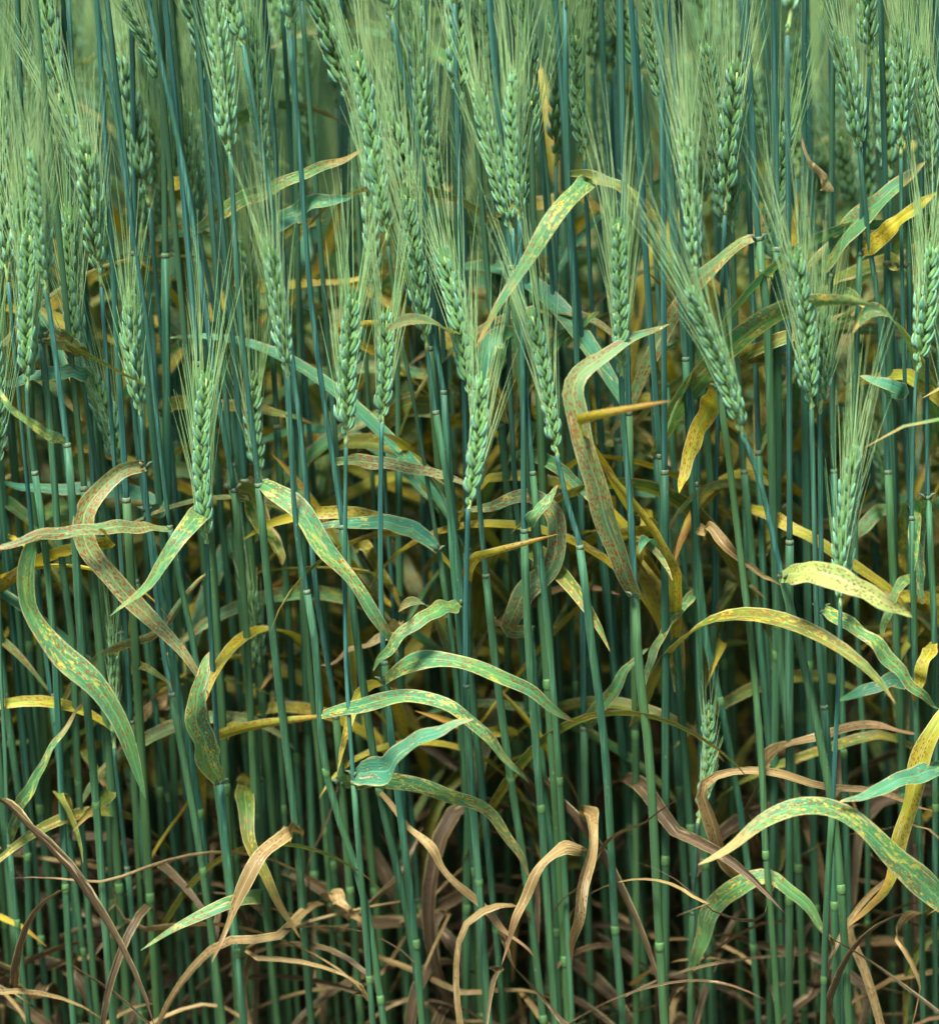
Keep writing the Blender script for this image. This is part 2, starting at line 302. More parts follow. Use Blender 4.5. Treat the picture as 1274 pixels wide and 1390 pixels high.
def awn_strip(P0, d0, L, bend, r0, seg=5):
    t = np.linspace(0, 1, seg + 1)[:, None]; return P0 + d0 * L * t + bend * (L * t * t), r0 * (1 - 0.78 * t[:, 0])
def ear_frame(P):
    T = norm(np.gradient(P, axis=0)); return T
def make_ear(plant, base, tip, side_ang, rnd, fine=True, awn=1.0, width=1.0, bow=None, joined=False):
    """ear axis from base to tip (plant space); returns the rachis object (the ear) carrying spikelets and awns"""
    base = np.asarray(base, float); tip = np.asarray(tip, float); L = np.linalg.norm(tip - base)
    mid = (base + tip) / 2 + (np.zeros(3) if bow is None else bow); P = spline([base, mid, tip - (tip - base) * 0.06], 24); T = ear_frame(P)
    mb = MB(); tube(mb, P, np.linspace(0.0011, 0.0007, 24), 6, 2)
    ear = None if joined else link('ear', mb.mesh('ear', ['glume', 'floret', 'rachis'], uv=False), plant)
    n = max(10, int(round(L / 0.0038 * (1 if fine else 0.8)))); sk = SPK if fine else SPKL
    T0 = T[0]; ref = np.cross(T0, np.array([0.0, 1.0, 0.0])); S0 = norm(ref) * math.cos(side_ang) + norm(np.cross(T0, norm(ref))) * math.sin(side_ang)
    am = MB()
    for i in range(n + 1):
        f = 0.035 + 0.93 * i / n if i < n else 0.965; p = np.array([np.interp(f, np.linspace(0, 1, 24), P[:, q]) for q in range(3)])
        t = norm(np.array([np.interp(f, np.linspace(0, 1, 24), T[:, q]) for q in range(3)]))
        sgn = 1 if i % 2 else -1; s = norm(S0 - t * (S0 @ t)) * sgn
        s = norm(s + np.cross(t, s) * rnd.uniform(-0.22, 0.22))
        if i == n: s = norm(np.cross(t, s))
        sc = (0.30 if i == 0 else 0.5 if i == 1 else 0.78 if i == 2 else 1.0 if f < 0.72 else 1.0 - 0.9 * (f - 0.72)) * rnd.uniform(0.92, 1.08) * width * (0.86 + 1.6 * L)
        if not fine: sc *= 1.1
        tilt = rnd.uniform(2, 10) if i < n else -16
        z = norm(t * math.cos(R(tilt)) + s * math.sin(R(tilt))); x = norm(s - z * (s @ z)); y = np.cross(z, x)
        Mx = Matrix(((x[0], y[0], z[0], p[0]), (x[1], y[1], z[1], p[1]), (x[2], y[2], z[2], p[2]), (0, 0, 0, 1))) @ Matrix.Scale(sc, 4)
        if joined:
            src = SPKB[rnd.randrange(len(SPKB))]; B3 = np.stack([x, y, z]) * sc; o0 = 0
            vv = np.concatenate(src.v) @ B3 + p; mb.v.append(vv); mb.f += [tuple(a + mb.n for a in q) for q in src.f]; mb.mi += src.mi
            mb.uvm.append(np.zeros((len(vv), 2))); mb.rel.append(np.zeros((len(vv), 2))); mb.t += src.t; mb.n += len(vv)
        else: link('spikelet', sk[rnd.randrange(len(sk))], ear, Mx)
        if i > 1:
            for sy in ((-1, 1, 0) if fine and rnd.random() < 0.55 else (-1, 1)):
                q = p + z * 0.0098 * sc + x * 0.0028 * sc + y * sy * 0.0026 * sc
                d = norm(t * 1.0 + s * rnd.uniform(0.03, 0.19) + y * (sy * 0.07 + rnd.uniform(-0.09, 0.09)))
                Lw = rnd.uniform(0.045, 0.078) * awn * (0.75 + 0.4 * f)
                pp, rr = awn_strip(q, d, Lw, s * rnd.uniform(-0.05, 0.06) + y * rnd.uniform(-0.05, 0.05) - t * 0.02, 0.00029, 5 if fine else 3)
                tube(am, pp, rr, 3, cap=False)
    if joined: ear = link('ear', mb.mesh('ear', ['glume', 'floret', 'rachis'], uv=False), plant)
    a = link('awns', am.mesh('awns', ['awn'], uv=False), ear); a['kind'] = 'stuff'
    return ear

# ------------------------------------------------------------------ stalk pieces
def make_stalk(plant, P, collar_s, nodes_s, r_low, r_ped, k=9):
    """P: axis from ground to ear base (plant space). collar_s / nodes_s: arc lengths from the ground"""
    s = np.r_[0, np.cumsum(np.linalg.norm(np.diff(P, axis=0), axis=1))]; tot = s[-1]
    def pt(q): return np.array([np.interp(q, s, P[:, c]) for c in range(3)])
    lower = np.array([pt(q) for q in np.linspace(0, collar_s, 22)]); tt = np.linspace(0, 1, 22)
    mb = MB(); tube(mb, lower, r_low * (0.92 + 0.16 * np.minimum(tt, 0.9)) * np.interp(tt, [0, 0.82, 1.0], [1, 1, 0.5 + 0.5 * min(1, 1.25 * r_ped / r_low)]), k)
    stalk = link('stalk', mb.mesh('stalk', ['stem'], uv=False), plant)
    up = np.array([pt(q) for q in np.linspace(collar_s - 0.012, tot, 16)])
    mb = MB(); tube(mb, up, np.linspace(r_ped * 1.05, r_ped * 0.86, 16), k)
    link('peduncle', mb.mesh('peduncle', ['peduncle'], uv=False), plant)
    for q in nodes_s:
        if q < 0.02 or q > collar_s - 0.01: continue
        a = np.array([pt(q + h) for h in (-0.0030, -0.0022, -0.0012, 0.0002, 0.0014, 0.0024)])
        mb = MB(); tube(mb, a, r_low * np.array([1.0, 1.10, 1.17, 1.19, 1.10, 1.02]), k)
        link('joint', mb.mesh('joint', ['node'], uv=False), stalk)
    a = np.array([pt(collar_s + h) for h in (-0.0016, -0.0008, 0.0, 0.0007)])
    mb = MB(); tube(mb, a, (0.5 + 0.5 * min(1, 1.25 * r_ped / r_low)) * np.array([r_low * 1.08, r_low * 1.11, r_low * 1.12, r_low * 0.9]), k)
    link('collar', mb.mesh('collar', ['collar'], uv=False), stalk)
    return pt

def proc_leaf(plant, base, az, L, w, th0, th1, mat, rnd, twist=0.0, seg=20, curl=0.0, drift=0.0, power=1.4, kink=0):
    """leaf from base: heading az, angle from the vertical goes th0 -> th1 along its length"""
    t = np.linspace(0, 1, seg); th = th0 + (th1 - th0) * t ** power + 0.06 * np.sin(t * 9 + rnd.uniform(0, 6)); a = az + drift * t ** 1.5
    for _ in range(kink):
        kt = rnd.uniform(0.15, 0.8); st = 1 / (1 + np.exp(-(t - kt) * 45)); th = th + st * rnd.uniform(-1.1, 1.1); a = a + st * rnd.uniform(-1.6, 1.6)
    d = np.stack([np.sin(th) * np.cos(a), np.sin(th) * np.sin(a), np.cos(th)], 1)
    P = np.asarray(base) + np.vstack([np.zeros(3), np.cumsum(d[:-1] * L / (seg - 1), axis=0)])
    P[:, 2] = np.maximum(P[:, 2], 0.006 - 0.0)
    side = np.stack([-np.sin(a), np.cos(a), 0 * a], 1); N = np.cross(d, side); tw = twist * t
    side = side * np.cos(tw)[:, None] + N * np.sin(tw)[:, None]
    me = leaf_mesh(P, w / 2 * leaf_width(t), side, mat, 0.16, curl * np.clip(0.3 + t, 0, 1) if curl else 0.0, 5 if seg > 12 else 3)
    return link('leaf', me, plant)

# ------------------------------------------------------------------ stalks read from the photograph
# depth | ear tip | ear base | axis downwards | collar y | joint ys | phrase
STALKS = '''
0.01|280,497|280,738|286,870 294,1012 298,1062 323,1300|1062|1290|with a plump pale ear standing clear before dark stalks
0.03|288,-12|312,209|327,439 351,650 371,865 401,1128 415,1300|655|1128|
0.06|337,10|356,231|371,331 385,480 398,640 420,900 440,1120 452,1300|560|1130|
0.05|84,142|145,338|169,430 189,632 215,780 240,920 272,1103 288,1300|700|1103|
0.10|172,0|221,117|236,158 267,304 300,470 325,640 345,830 360,1000|480|1010|with an ear tilting steeply left above its stalk
0.05|92,280|104,478|125,600 162,860 182,1049 209,1252 214,1300|860|1252|
0.13|20,20|42,238|64,439 85,600 110,800 135,1000 150,1200|600|1080|
0.09|4,110|11,240|28,439 50,640 75,880 95,1100 105,1300|500|1050|
0.15|170,118|196,314|210,480 230,700 250,900 270,1150|560|1000|
0.17|205,145|216,323|232,520 250,720 268,930 285,1150|600|1020|
0.12|254,150|267,314|280,480 300,700 325,930 345,1150|540|1000|
0.20|280,150|292,250|305,450 320,650 340,900 350,1100|560|1050|
0.16|365,130|375,265|385,430 398,640 412,860 428,1100|580|1060|
0.22|416,40|424,215|440,439 455,640 470,860 480,1100|600|1050|
0.00|365,320|391,505|402,710 428,869 442,1050 487,1197 508,1300|800|1050|with its ear leaning gently over a lattice of crossing leaves
0.12|332,328|341,442|350,640 362,900 372,1150|660|1060|
0.14|48,-40|83,100|100,300 125,520 155,760 180,1000|420|1000|
0.05|558,-10|574,212|590,420 610,640 635,880 660,1120 676,1300|600|1130|
0.04|482,62|525,318|540,430 565,565 595,750 614,880 636,1100 653,1300|748|1180|
0.10|572,80|594,277|600,440 612,640 622,860 640,1100|700|1090|
0.02|697,95|705,293|709,430 710,565 711,717 717,869 728,1020 740,1180|717|1100|
0.02|646,108|695,311|706,420 716,560 730,720 748,900 762,1100 772,1300|640|1060|
0.12|650,-10|663,130|678,350 695,600 715,850 735,1100|520|1040|
0.09|706,-70|724,105|738,250 753,439 761,600 768,734 780,925 788,1096 798,1300|498|928|
0.12|760,-60|761,135|772,330 790,560 806,800 822,1050|420|1000|
0.10|780,35|793,209|802,400 816,600 835,850 850,1100|560|1080|
0.16|800,-70|803,92|815,300 830,560 850,830 866,1100|480|1040|
0.20|812,-40|829,100|838,330 850,600 862,860 870,1100|560|1040|
0.03|548,246|578,468|592,565 609,666 632,869 653,1063 673,1265 676,1300|560|1265|
0.00|479,393|469,597|469,870 480,1055 499,1300|1058|1330|with a sharp upright ear and two long leaves low down
0.01|525,425|518,575|516,700 519,865 535,1030 565,1278 568,1320|900|1278|with a slim short ear on a thin blue-green neck
0.13|652,250|673,402|685,560 700,760 722,1000|580|990|
0.02|600,335|640,535|652,700 672,900 693,1060 720,1240|780|1060|
0.00|655,515|635,688|632,869 636,1010 650,1200 660,1340|930|1200|with a small ear hanging among rusted curling leaves
0.00|720,418|755,618|772,690 788,747 802,869 822,1029 835,1265 840,1320|740|1265|
0.00|838,287|843,512|848,600 854,666 862,805 866,900 881,1029 895,1278 899,1340|806|1285|
0.00|928,160|944,362|955,480 975,525 989,619 1003,734 1019,869 1033,1029 1038,1157 1050,1300|528|1157|
-0.02|933,383|1007,588|1033,660 1060,778 1084,869 1124,1062 1136,1150 1146,1300|782|1204|
0.06|876,-30|900,145|910,300 928,470 938,632 944,801 948,869 955,1062 964,1275|802|1275|
0.12|848,-20|870,100|881,200 895,439 915,640 938,860 960,1100|520|980|
0.09|955,50|983,318|992,430 1009,666 1019,869 1035,1080 1045,1300|684|1100|with a dark heavy ear tucked behind a paler one
0.08|978,150|994,307|1000,450 1010,640 1030,860 1050,1100|640|1120|
0.20|1022,95|1050,195|1058,400 1068,640 1080,880 1090,1100|520|1030|
0.10|1067,162|1046,365|1052,560 1060,800 1076,1040 1087,1300|620|1045|
0.06|1002,-240|1006,-120|1013,0 1021,169 1028,322 1040,430 1046,600 1056,850 1077,1062 1087,1300|322|850|
0.00|1075,330|1100,548|1105,734 1110,869 1129,1083 1134,1300|960|1230|with twin-like dense ear beside its slimmer neighbour
0.01|1113,415|1112,552|1113,734 1114,826 1120,980 1132,1150 1140,1300|826|1190|
0.06|1134,40|1166,202|1180,330 1195,430 1202,565 1215,869 1225,1100|640|1080|
0.18|1136,175|1161,284|1172,480 1185,700 1198,950|540|1000|
0.07|1184,-90|1181,74|1170,230 1163,439 1160,600 1164,860 1176,1096 1176,1252 1178,1320|342|1252|
0.06|1218,20|1222,199|1224,439 1235,700 1239,785 1240,869 1244,1010 1250,1250|785|1180|
0.08|1247,60|1266,236|1272,440 1280,660 1288,900|520|1050|
0.02|1264,340|1246,494|1242,530 1236,666 1240,869 1248,1100 1252,1300|700|1180|
0.03|1270,330|1259,474|1259,560 1259,672 1267,869 1269,1096 1270,1300|674|1096|
-0.02|1161,605|1140,818|1139,869 1130,1062 1119,1300|1090|1330|with a long ear nodding beside a broad yellowing leaf
0.14|1183,588|1207,687|1213,800 1222,1000|860|1100|with a short dark ear half hidden inside the crop
0.07|121,500|165,639|180,760 205,930 233,1120|790|1080|
0.08|344,505|354,646|360,760 372,900 385,1100|780|1100|
0.08|338,785|351,920|358,1050 365,1250|1060|1250|with a stunted late ear sunk among the stalk bases
0.04|148,846|155,1015|163,1100 182,1275 188,1360|1180|1380|with a low narrow ear on a slim bluish stem
0.03|962,950|946,1115|943,1180 938,1300|1240|1400|with a squat green ear down near the dead leaves
0.10|1044,855|1047,985|1050,1100 1054,1300|1180|1390|with a dwarf dusky ear below its neighbours' leaves
0.02|112,-200|118,-70|130,0 148,98 169,229 182,321 199,430 229,712 260,869 290,1040 310,1200|716|1010|
0.04|180,-190|188,-60|199,0 233,152 257,270 280,420 300,560 318,663 334,860 347,1110 368,1300|663|1108|
0.10|222,-180|226,-70|232,0 240,100 252,300 270,540 292,800 310,1050|480|980|
0.02|380,-110|393,37|406,200 425,439 464,700 484,860 515,1075 560,1290|712|1075|
0.03|510,-150|531,20|550,110 572,219 585,439 602,531 609,666 615,767 625,869 634,1000 648,1200|533|1100|
0.07|1126,-240|1130,-110|1131,0 1127,236 1128,440 1134,700 1142,960 1150,1200|640|1020|
0.05|660,-230|668,-90|676,150 686,340 692,520 702,700 722,880 735,1029 752,1184 756,1300|853|1262|
0.02|44,300|38,520|42,600 56,700 72,870 84,1100 95,1300|640|1204|
0.03|30,240|40,402|56,457 71,599 81,734 98,869 105,1064 125,1300|460|1064|
0.00|48,200|60,390|67,430 91,600 101,700 111,869 130,1093 145,1300|602|1093|
0.05|-30,300|-22,520|-8,750 7,927 27,1083 37,1164 40,1300|690|1164|
0.02|176,400|190,560|200,700 219,860 233,940 263,1096 290,1290|940|1180|
0.02|-10,430|-6,640|0,900 6,1000 14,1145 30,1300|1145|1250|
0.00|1306,600|1300,760|1296,900 1292,1020 1290,1100 1292,1300|1035|1240|
-0.03|1345,700|1330,900|1322,1080 1312,1250 1318,1380|1245|1400|
-0.01|1310,500|1304,700|1300,880 1298,960 1300,1200|955|1180|
0.04|300,-80|330,60|372,300 395,480 412,620 432,820 455,960 470,1150 482,1300|970|1210|
0.06|762,-150|766,0|770,235 778,380 786,560 790,747 792,985 796,1150 800,1300|985|1130|
0.05|870,-180|884,-40|905,170 930,480 938,640 958,869 977,951 1009,1130 1023,1300|486|951|
'''
SHEATH_R, PED_R = 0.00188, 0.00138

class Plant: pass
plants = []
def build_traced():
    for ln in STALKS.strip().split('\n'):
        d, tip, base, axis, col, joints, phrase = [q.strip() for q in ln.split('|')]
        xy = lambda q: tuple(float(a) for a in q.split(','))
        p = Plant(); p.d = float(d); p.tip = xy(tip); p.base = xy(base); p.phrase = phrase; p.leafphr = []
        p.px = [p.base] + [xy(q) for q in axis.split()]
        p.col = float(col); p.jo = [float(q) for q in joints.split()]
        plants.append(p)
build_traced()
def px_x(p, y):
    pts = [p.tip] + p.px; ys = [q[1] for q in pts]; xs = [q[0] for q in pts]
    if y > ys[-1]: return xs[-1] + (xs[-1] - xs[-2]) / max(ys[-1] - ys[-2], 1) * (y - ys[-1])
    return float(np.interp(y, ys, xs))

def raise_plant(p, i):
    rnd = random.Random(100 + i)
    W = [at(x, y, p.d) for x, y in p.px]
    low = W[-1]; dirn = W[-1] - W[-2]; k = low[2] / -dirn[2]
    gx = low[0] + np.clip(dirn[0] * k, -0.05, 0.05) * 0.6; foot = np.array([gx, p.d + rnd.uniform(0.0, 0.02), 0.0])
    for w in W: w[1] += 0.004 * math.sin(w[2] * 17 + i)
    P = spline(W + [foot * 0.5 + low * 0.5 + np.array([0.003, 0, 0]), foot - np.array([0, 0, 0.02])], 70)[::-1]
    p.root = link('wheat_plant', None); p.root.location = foot; p.foot = foot
    A = P - foot; s = np.r_[0, np.cumsum(np.linalg.norm(np.diff(A, axis=0), axis=1))]
    def s_at(y):
        z = at(px_x(p, y), y, p.d)[2]; return float(np.interp(z, P[:, 2], s))
    p.collar_s = s_at(p.col); js = [s_at(q) for q in p.jo if q < 1385]
    low_j = min(js) if js else 0.33
    js += [low_j - 0.13 - rnd.uniform(0, .02), low_j - 0.22]
    sc = rnd.uniform(0.78, 1.12) * (1.28 if p.base == (843.0, 512.0) else 1.0)
    p.r_low = SHEATH_R * sc; p.r_ped = PED_R * sc
    if p.d > 0.03 and p.tip[1] < -90: p.r_ped *= 1.15
    p.pt = make_stalk(p.root, A, min(p.collar_s, s[-1] - 0.02), js, p.r_low, p.r_ped); p.js = js; p.s_at = s_at; p.rnd = rnd
    bz = at(*p.base, p.d) - foot; tz = at(*p.tip, p.d) - foot; tz[1] += rnd.uniform(-0.012, 0.006)
    make_ear(p.root, A[-1] - (A[-1] - A[-2]) * 0.5, tz, rnd.choice([0.15, 0.5, -0.4, 1.1, -0.9, 0.0]) + rnd.uniform(-.2, .2), rnd, True, 0.4 if p.base[1] > 880 else 1.0, rnd.uniform(0.76, 1.04) * (0.72 if p.base[1] > 880 else 1.0), np.array([rnd.uniform(-.003, .003), 0, 0]))
for i, p in enumerate(plants): raise_plant(p, i)

# ------------------------------------------------------------------ leaves read from the photograph
# kind | width px | depth wanted | bulge towards camera (m, + = nearer) | tip nearer (m) | tilt start, tilt end (rad) | base -> tip | phrase
LEAVES = '''
rusty|22|0.02|.03|.05|.7 .3|228,718 190,716 150,716 90,721 45,730 0,743 -18,750|with a tan ribbon leaf jutting level across its neighbours
rusty|34|0.02|.02|.03|-.3 .5|196,632 165,640 133,668 114,706 122,748 165,800 232,868 262,905 285,944|with a rust-freckled leaf looping back into a long green point
fleck|36|0.01|.02|.03|.3 .6|272,697 248,722 222,762 196,802 150,836|with a broad flecked leaf slanting down beside the plump ear
fleck|38|0.02|.03|.04|.9 .1|47,730 36,760 35,800 46,838 84,888 138,942 172,1000 197,1086|with a large leaf folded over and plunging to a brown tip
fleck|32|0.03|.03|.03|.5 .3|352,656 372,664 405,694 452,756 492,812 520,852 541,892|with a tan-streaked leaf falling diagonally from its collar
olive|34|0.05|-.01|.01|.2 .5|318,663 338,672 356,712 378,750 384,765|with a dark olive leaf drooping from a pale collar
green|27|0.04|.0|.03|.5 .2|594,746 570,724 535,711 490,709 427,714|with a flat green leaf pointing away to a sharp tip
rusty|38|0.00|.02|-.01|.15 .4|862,808 848,776 825,712 800,628 782,560 779,525 800,494 848,466 906,437|with a long strap leaf peppered with orange rust
rusty|34|0.05|.03|.0|-.5 .6|690,854 706,815 740,776 756,736 752,700 725,676 690,676 660,688 620,695|with a curled rusty leaf swinging round in a hook
fleck|20|0.02|.01|.0|.4 .6|710,717 724,700 742,680 757,658|with a short stiff leaf above a torn pale collar
lime|40|-0.02|.02|.04|.45 .1|1061,783 1085,777 1120,780 1165,798 1205,820 1237,838|with a broad yellow leaf spotted dark toward its point
yellow|20|0.09|.03|.03|.5 .5|1013,684 1045,700 1090,724 1150,762 1205,802 1258,846|with a narrow rusty yellow leaf running diagonally down
dry|20|0.04|.02|.02|.6 .3|962,717 980,735 1010,765 1062,798|with a tan dried leaf pointing upward across green stalks
fleck|18|0.06|.02|.03|.4 .7|1239,784 1225,790 1212,812 1202,840 1195,872|with a small folded leaf bending over at its collar
yellow|34|0.00|-.03|-.02|.3 .2|976,527 962,552 945,590 928,640 922,668|with a yellow leaf thickly speckled with dark rust
rusty|26|0.06|.0|-.03|.6 .3|1028,324 1008,328 962,366 915,424 885,482 850,556 820,602|with a rusted leaf arching back from a bent collar
fleck|36|0.08|.01|.01|.4 .8|1104,374 1124,345 1160,302 1205,262 1256,219|with a wide grey-green leaf rising to a dry rolled tip
yellow|28|0.07|.01|.03|.5 .4|1165,342 1190,326 1220,300 1272,260|with a bright yellow leaf climbing from its stalk
olive|26|0.10|-.02|.02|.4 .7|1228,360 1200,356 1160,368 1107,394|with a short drooping leaf ending in a papery tip
dying|20|0.07|.02|.04|.2 .9|1131,248 1120,250 1106,226 1086,184|with a pale papery leaf stub folded like a boat
fleck|28|0.05|.04|.06|.3 .5|800,246 792,250 760,284 716,350 678,412 645,472|with a yellow-streaked sword leaf sloping down from its bent neck
olive|20|0.08|.01|.01|.7 .4|766,234 800,240 842,254 880,284 905,320|with a brown-speckled leaf creased flat at its bend
yellow|24|0.12|-.01|.0|.3 .5|690,286 730,275 775,266 806,276 824,296|with an orange-flecked yellow leaf arching between the ears
fleck|24|0.09|.02|.04|.4 .3|268,312 300,286 350,262 425,232 470,214 499,200|with a straight flecked leaf reaching up past two ears
green|32|0.10|.02|.05|.4 .2|372,308 400,290 430,275 478,267|with a blue-green leaf lifting toward a narrow tip
olive|22|0.14|.01|.03|.6 .3|374,322 400,310 430,300 440,298|with a short olive leaf curling behind a blue-green one
yellow|17|0.14|.01|.02|.4 .5|310,396 360,390 440,384 524,368|with a faded narrow leaf lying level behind the front ears
rusty|21|0.03|-.01|.0|.3 .5|458,625 490,626 540,632 590,642 645,660|with a level leaf crusted brown toward its point
green|38|0.05|.02|.03|.9 .2|686,500 690,462 676,456 662,470 655,520 650,566|with a silvery green leaf folded sharply over its collar
fleck|28|0.02|.03|.01|.6 .4|522,924 545,906 575,895 612,897 650,906 705,932 745,958 780,980|with a twisting leaf that threads between the thin stalks
fleck|24|0.03|.04|.03|.3 .5|440,968 475,960 530,948 585,951 622,966 660,1002 690,1035 719,1064|with a pale green leaf bridging several stalks then falling
green|38|0.00|.03|.05|.5 .7|481,1052 497,1050 525,1042 560,1012 600,990 641,976|with a wide low leaf and a second leaf beneath it
fleck|30|0.00|.02|.02|.7 .3|481,1060 515,1058 565,1066 625,1086 672,1112 700,1150 719,1192|
fleck|42|0.01|.025|.02|.3 .2|298,1062 284,1030 270,985 267,950 275,918 283,884|with a pod-shaped speckled leaf clasping it near the foot
dry|30|0.03|.03|.06|.5 .4|398,1132 384,1132 360,1152 338,1195 315,1240 288,1305|with a crisp brown leaf hanging from its swollen joint
olive|30|0.03|.02|.03|.4 .3|340,1048 333,1080 336,1130 352,1175 376,1222 406,1274|with a limp speckled leaf trailing beside dead straw
fleck|26|0.02|.03|.05|.5 .2|346,1218 320,1222 280,1240 235,1262 190,1290|with a low flecked leaf sweeping out above the litter
fleck|18|0.02|.02|.03|.6 .4|12,1145 26,1100 50,1055 84,995 112,955|with a slim creased leaf rising beside the outer stalks
dry|32|0.06|.06|.07|.6 .3|790,1112 796,1106 802,1120 797,1180 786,1240 772,1310|with a withered leaf doubled over like a hanging strap
dry|22|0.00|.03|.04|.8 .3|790,1154 764,1152 738,1170 712,1218 695,1260 682,1310|with a brown leaf arching over and down
dry|17|0.02|.01|.02|.5 .4|516,1077 550,1115 585,1158 636,1215 690,1265 725,1305|with a long straw-coloured leaf slanting to the ground
fleck|30|0.03|.02|.03|.5 .4|940,1318 955,1262 978,1222 1010,1195 1046,1193 1078,1214 1108,1250 1136,1286|with a green leaf humped over near the bottom
fleck|40|-0.03|.02|.04|.5 .5|1312,1248 1274,1222 1225,1176 1181,1130 1135,1102 1085,1097 1040,1112 995,1146 948,1174|with a great arching leaf streaked green and tan
green|28|-0.01|.02|.05|.4 .6|1292,1036 1262,1046 1215,1062 1175,1078 1138,1092|with a smooth green leaf tapering across the dry ones
dry|26|0.03|.02|.02|.7 .3|1034,1200 1005,1190 975,1140 952,1086 962,1060 1000,1048 1070,1055 1150,1072 1270,1098|with a bleached leaf bent over in a wide hook
yellow|32|-0.01|.01|.03|.4 .5|1298,958 1276,975 1248,1035 1226,1125 1204,1200 1180,1232 1154,1256|with a yellowed rusty leaf dropping straight down
dry|22|0.05|.02|.02|.7 .5|1034,1038 1060,1015 1090,1002 1131,994 1198,985 1256,998|with a buff dried leaf laid level like a bridge
fleck|26|0.01|.02|.02|.5 .3|1114,826 1140,840 1180,866 1237,930 1275,964|with a speckled leaf running down from its open collar
green|26|0.06|.02|.02|.6 .3|1244,930 1232,928 1205,924 1175,938 1136,950|with a small green leaf lying out from its side
fleck|24|0.06|.02|.03|.5 .3|793,990 806,968 830,944 852,906 880,880|with an upright blade bending away at mid height
fleck|19|0.06|.02|.04|.6 .4|944,802 925,822 905,850 885,888 872,940|with a narrow leaf pulled down beside the thick stalk
yellow|25|0.12|.0|.01|.3 .4|-10,410 60,430 120,446 180,478|with a golden leaf lying level in the second rank
olive|27|0.03|.0|-.01|.4 .3|57,457 80,461 105,472 120,492|with a small dark rusted leaf at its topmost collar
green|24|0.06|.02|.03|.4 .3|118,506 90,505 50,510 0,524|with a bluish leaf bowing outward past bare stalks
fleck|17|0.00|.02|.03|.5 .5|91,601 60,586 36,573 12,548 -6,526|with a thin leaf climbing outward from a sharp collar
olive|24|0.10|.01|.01|.4 .4|214,548 260,548 330,553 395,564 430,578|with an olive leaf stretched level behind the plump ear
green|28|0.07|-.01|.01|.3 .4|220,690 170,668 110,664 50,662 -5,655|with a long level green leaf seen between stalks
fleck|22|0.09|.0|.02|.3 .3|745,476 770,452 812,424|with a bright small leaf pushing up beside an ear
olive|34|0.10|.0|.0|.3 .3|556,548 535,562 505,592 484,615|with a mottled yellow-green leaf hanging inside the crop
olive|32|0.08|.0|.0|.3 .4|495,742 510,764 532,800 548,836|with a shadowed leaf twisting under the level green one
fleck|26|0.03|.03|.04|.5 .3|626,818 600,826 570,842 538,868 505,912|with a flecked leaf dipping toward the dead leaves
dying|18|0.06|.01|.01|.5 .4|545,850 510,868 480,884 435,902|with a bleached leaf stub crossing low down
yellow|22|0.14|.0|.0|.2 .3|1076,348 1078,310 1084,262|with a plain yellow leaf standing on edge
yellow|30|0.12|.0|.02|.4 .3|1036,372 1060,358 1092,348 1120,344|with a lemon-yellow leaf showing behind crossing stalks
olive|24|0.09|.02|.03|.4 .4|1013,482 1050,464 1095,448 1146,424|with a mottled leaf angled behind the twin ears
green|22|0.07|.02|.02|.4 .5|1224,530 1200,520 1164,510|with a plain little leaf half open at the collar
yellow|30|0.14|.0|.0|.3 .3|1058,690 1080,715 1104,754|with a torn yellow blade deep between stalks
yellow|22|0.14|.02|.02|.3 .4|226,248 240,258 252,278|with a scrap of orange leaf on its stalk
olive|26|0.14|.0|.0|.4 .3|836,585 860,592 900,612 925,640|with a deep green freckled leaf low behind the strap leaf
green|22|0.12|.0|.0|.5 .4|820,664 850,668 890,668 930,680|with a pale green leaf lying behind the strap leaf
yellow|28|0.16|.0|.0|.3 .2|905,470 908,520 912,590 915,650|with a yellowing blade hanging upright in the gap
olive|30|0.12|.0|.01|.4 .3|862,800 890,796 925,800 955,812|with a dull green leaf filling the gap low down
yellow|24|0.16|.0|.01|.3 .4|420,590 432,640 436,700|with a brown-edged leaf hanging in the gap
dry|24|0.10|.0|.02|.5 .6|690,842 740,808 790,796 845,808|with a brown arched leaf low between front stalks
dry|26|0.06|.02|.03|.6 .4|440,1222 452,1216 470,1232 492,1262|with a stubby tan leaf scrap near its foot
fleck|30|0.05|.0|.02|.3 .3|1258,676 1248,700 1244,760 1252,820|with an olive leaf pressed along its own stalk
fleck|24|0.10|.01|.02|.5 .4|1208,690 1190,698 1162,724 1150,760|with a bending leaf just under its dark ear
olive|22|0.03|.01|.02|.4 .4|165,905 195,905 228,925 233,940|with a shaded leaf tucked against its stalk
yellow|22|0.02|.01|.0|.5 .4|1267,870 1256,895 1244,930 1240,955|with an amber leaf hugging its lower stalk
dry|22|0.08|.0|.02|.6 .5|232,942 205,962 180,990 140,1060|with a thin brown leaf falling across darker stems
'''
used_leaf = []
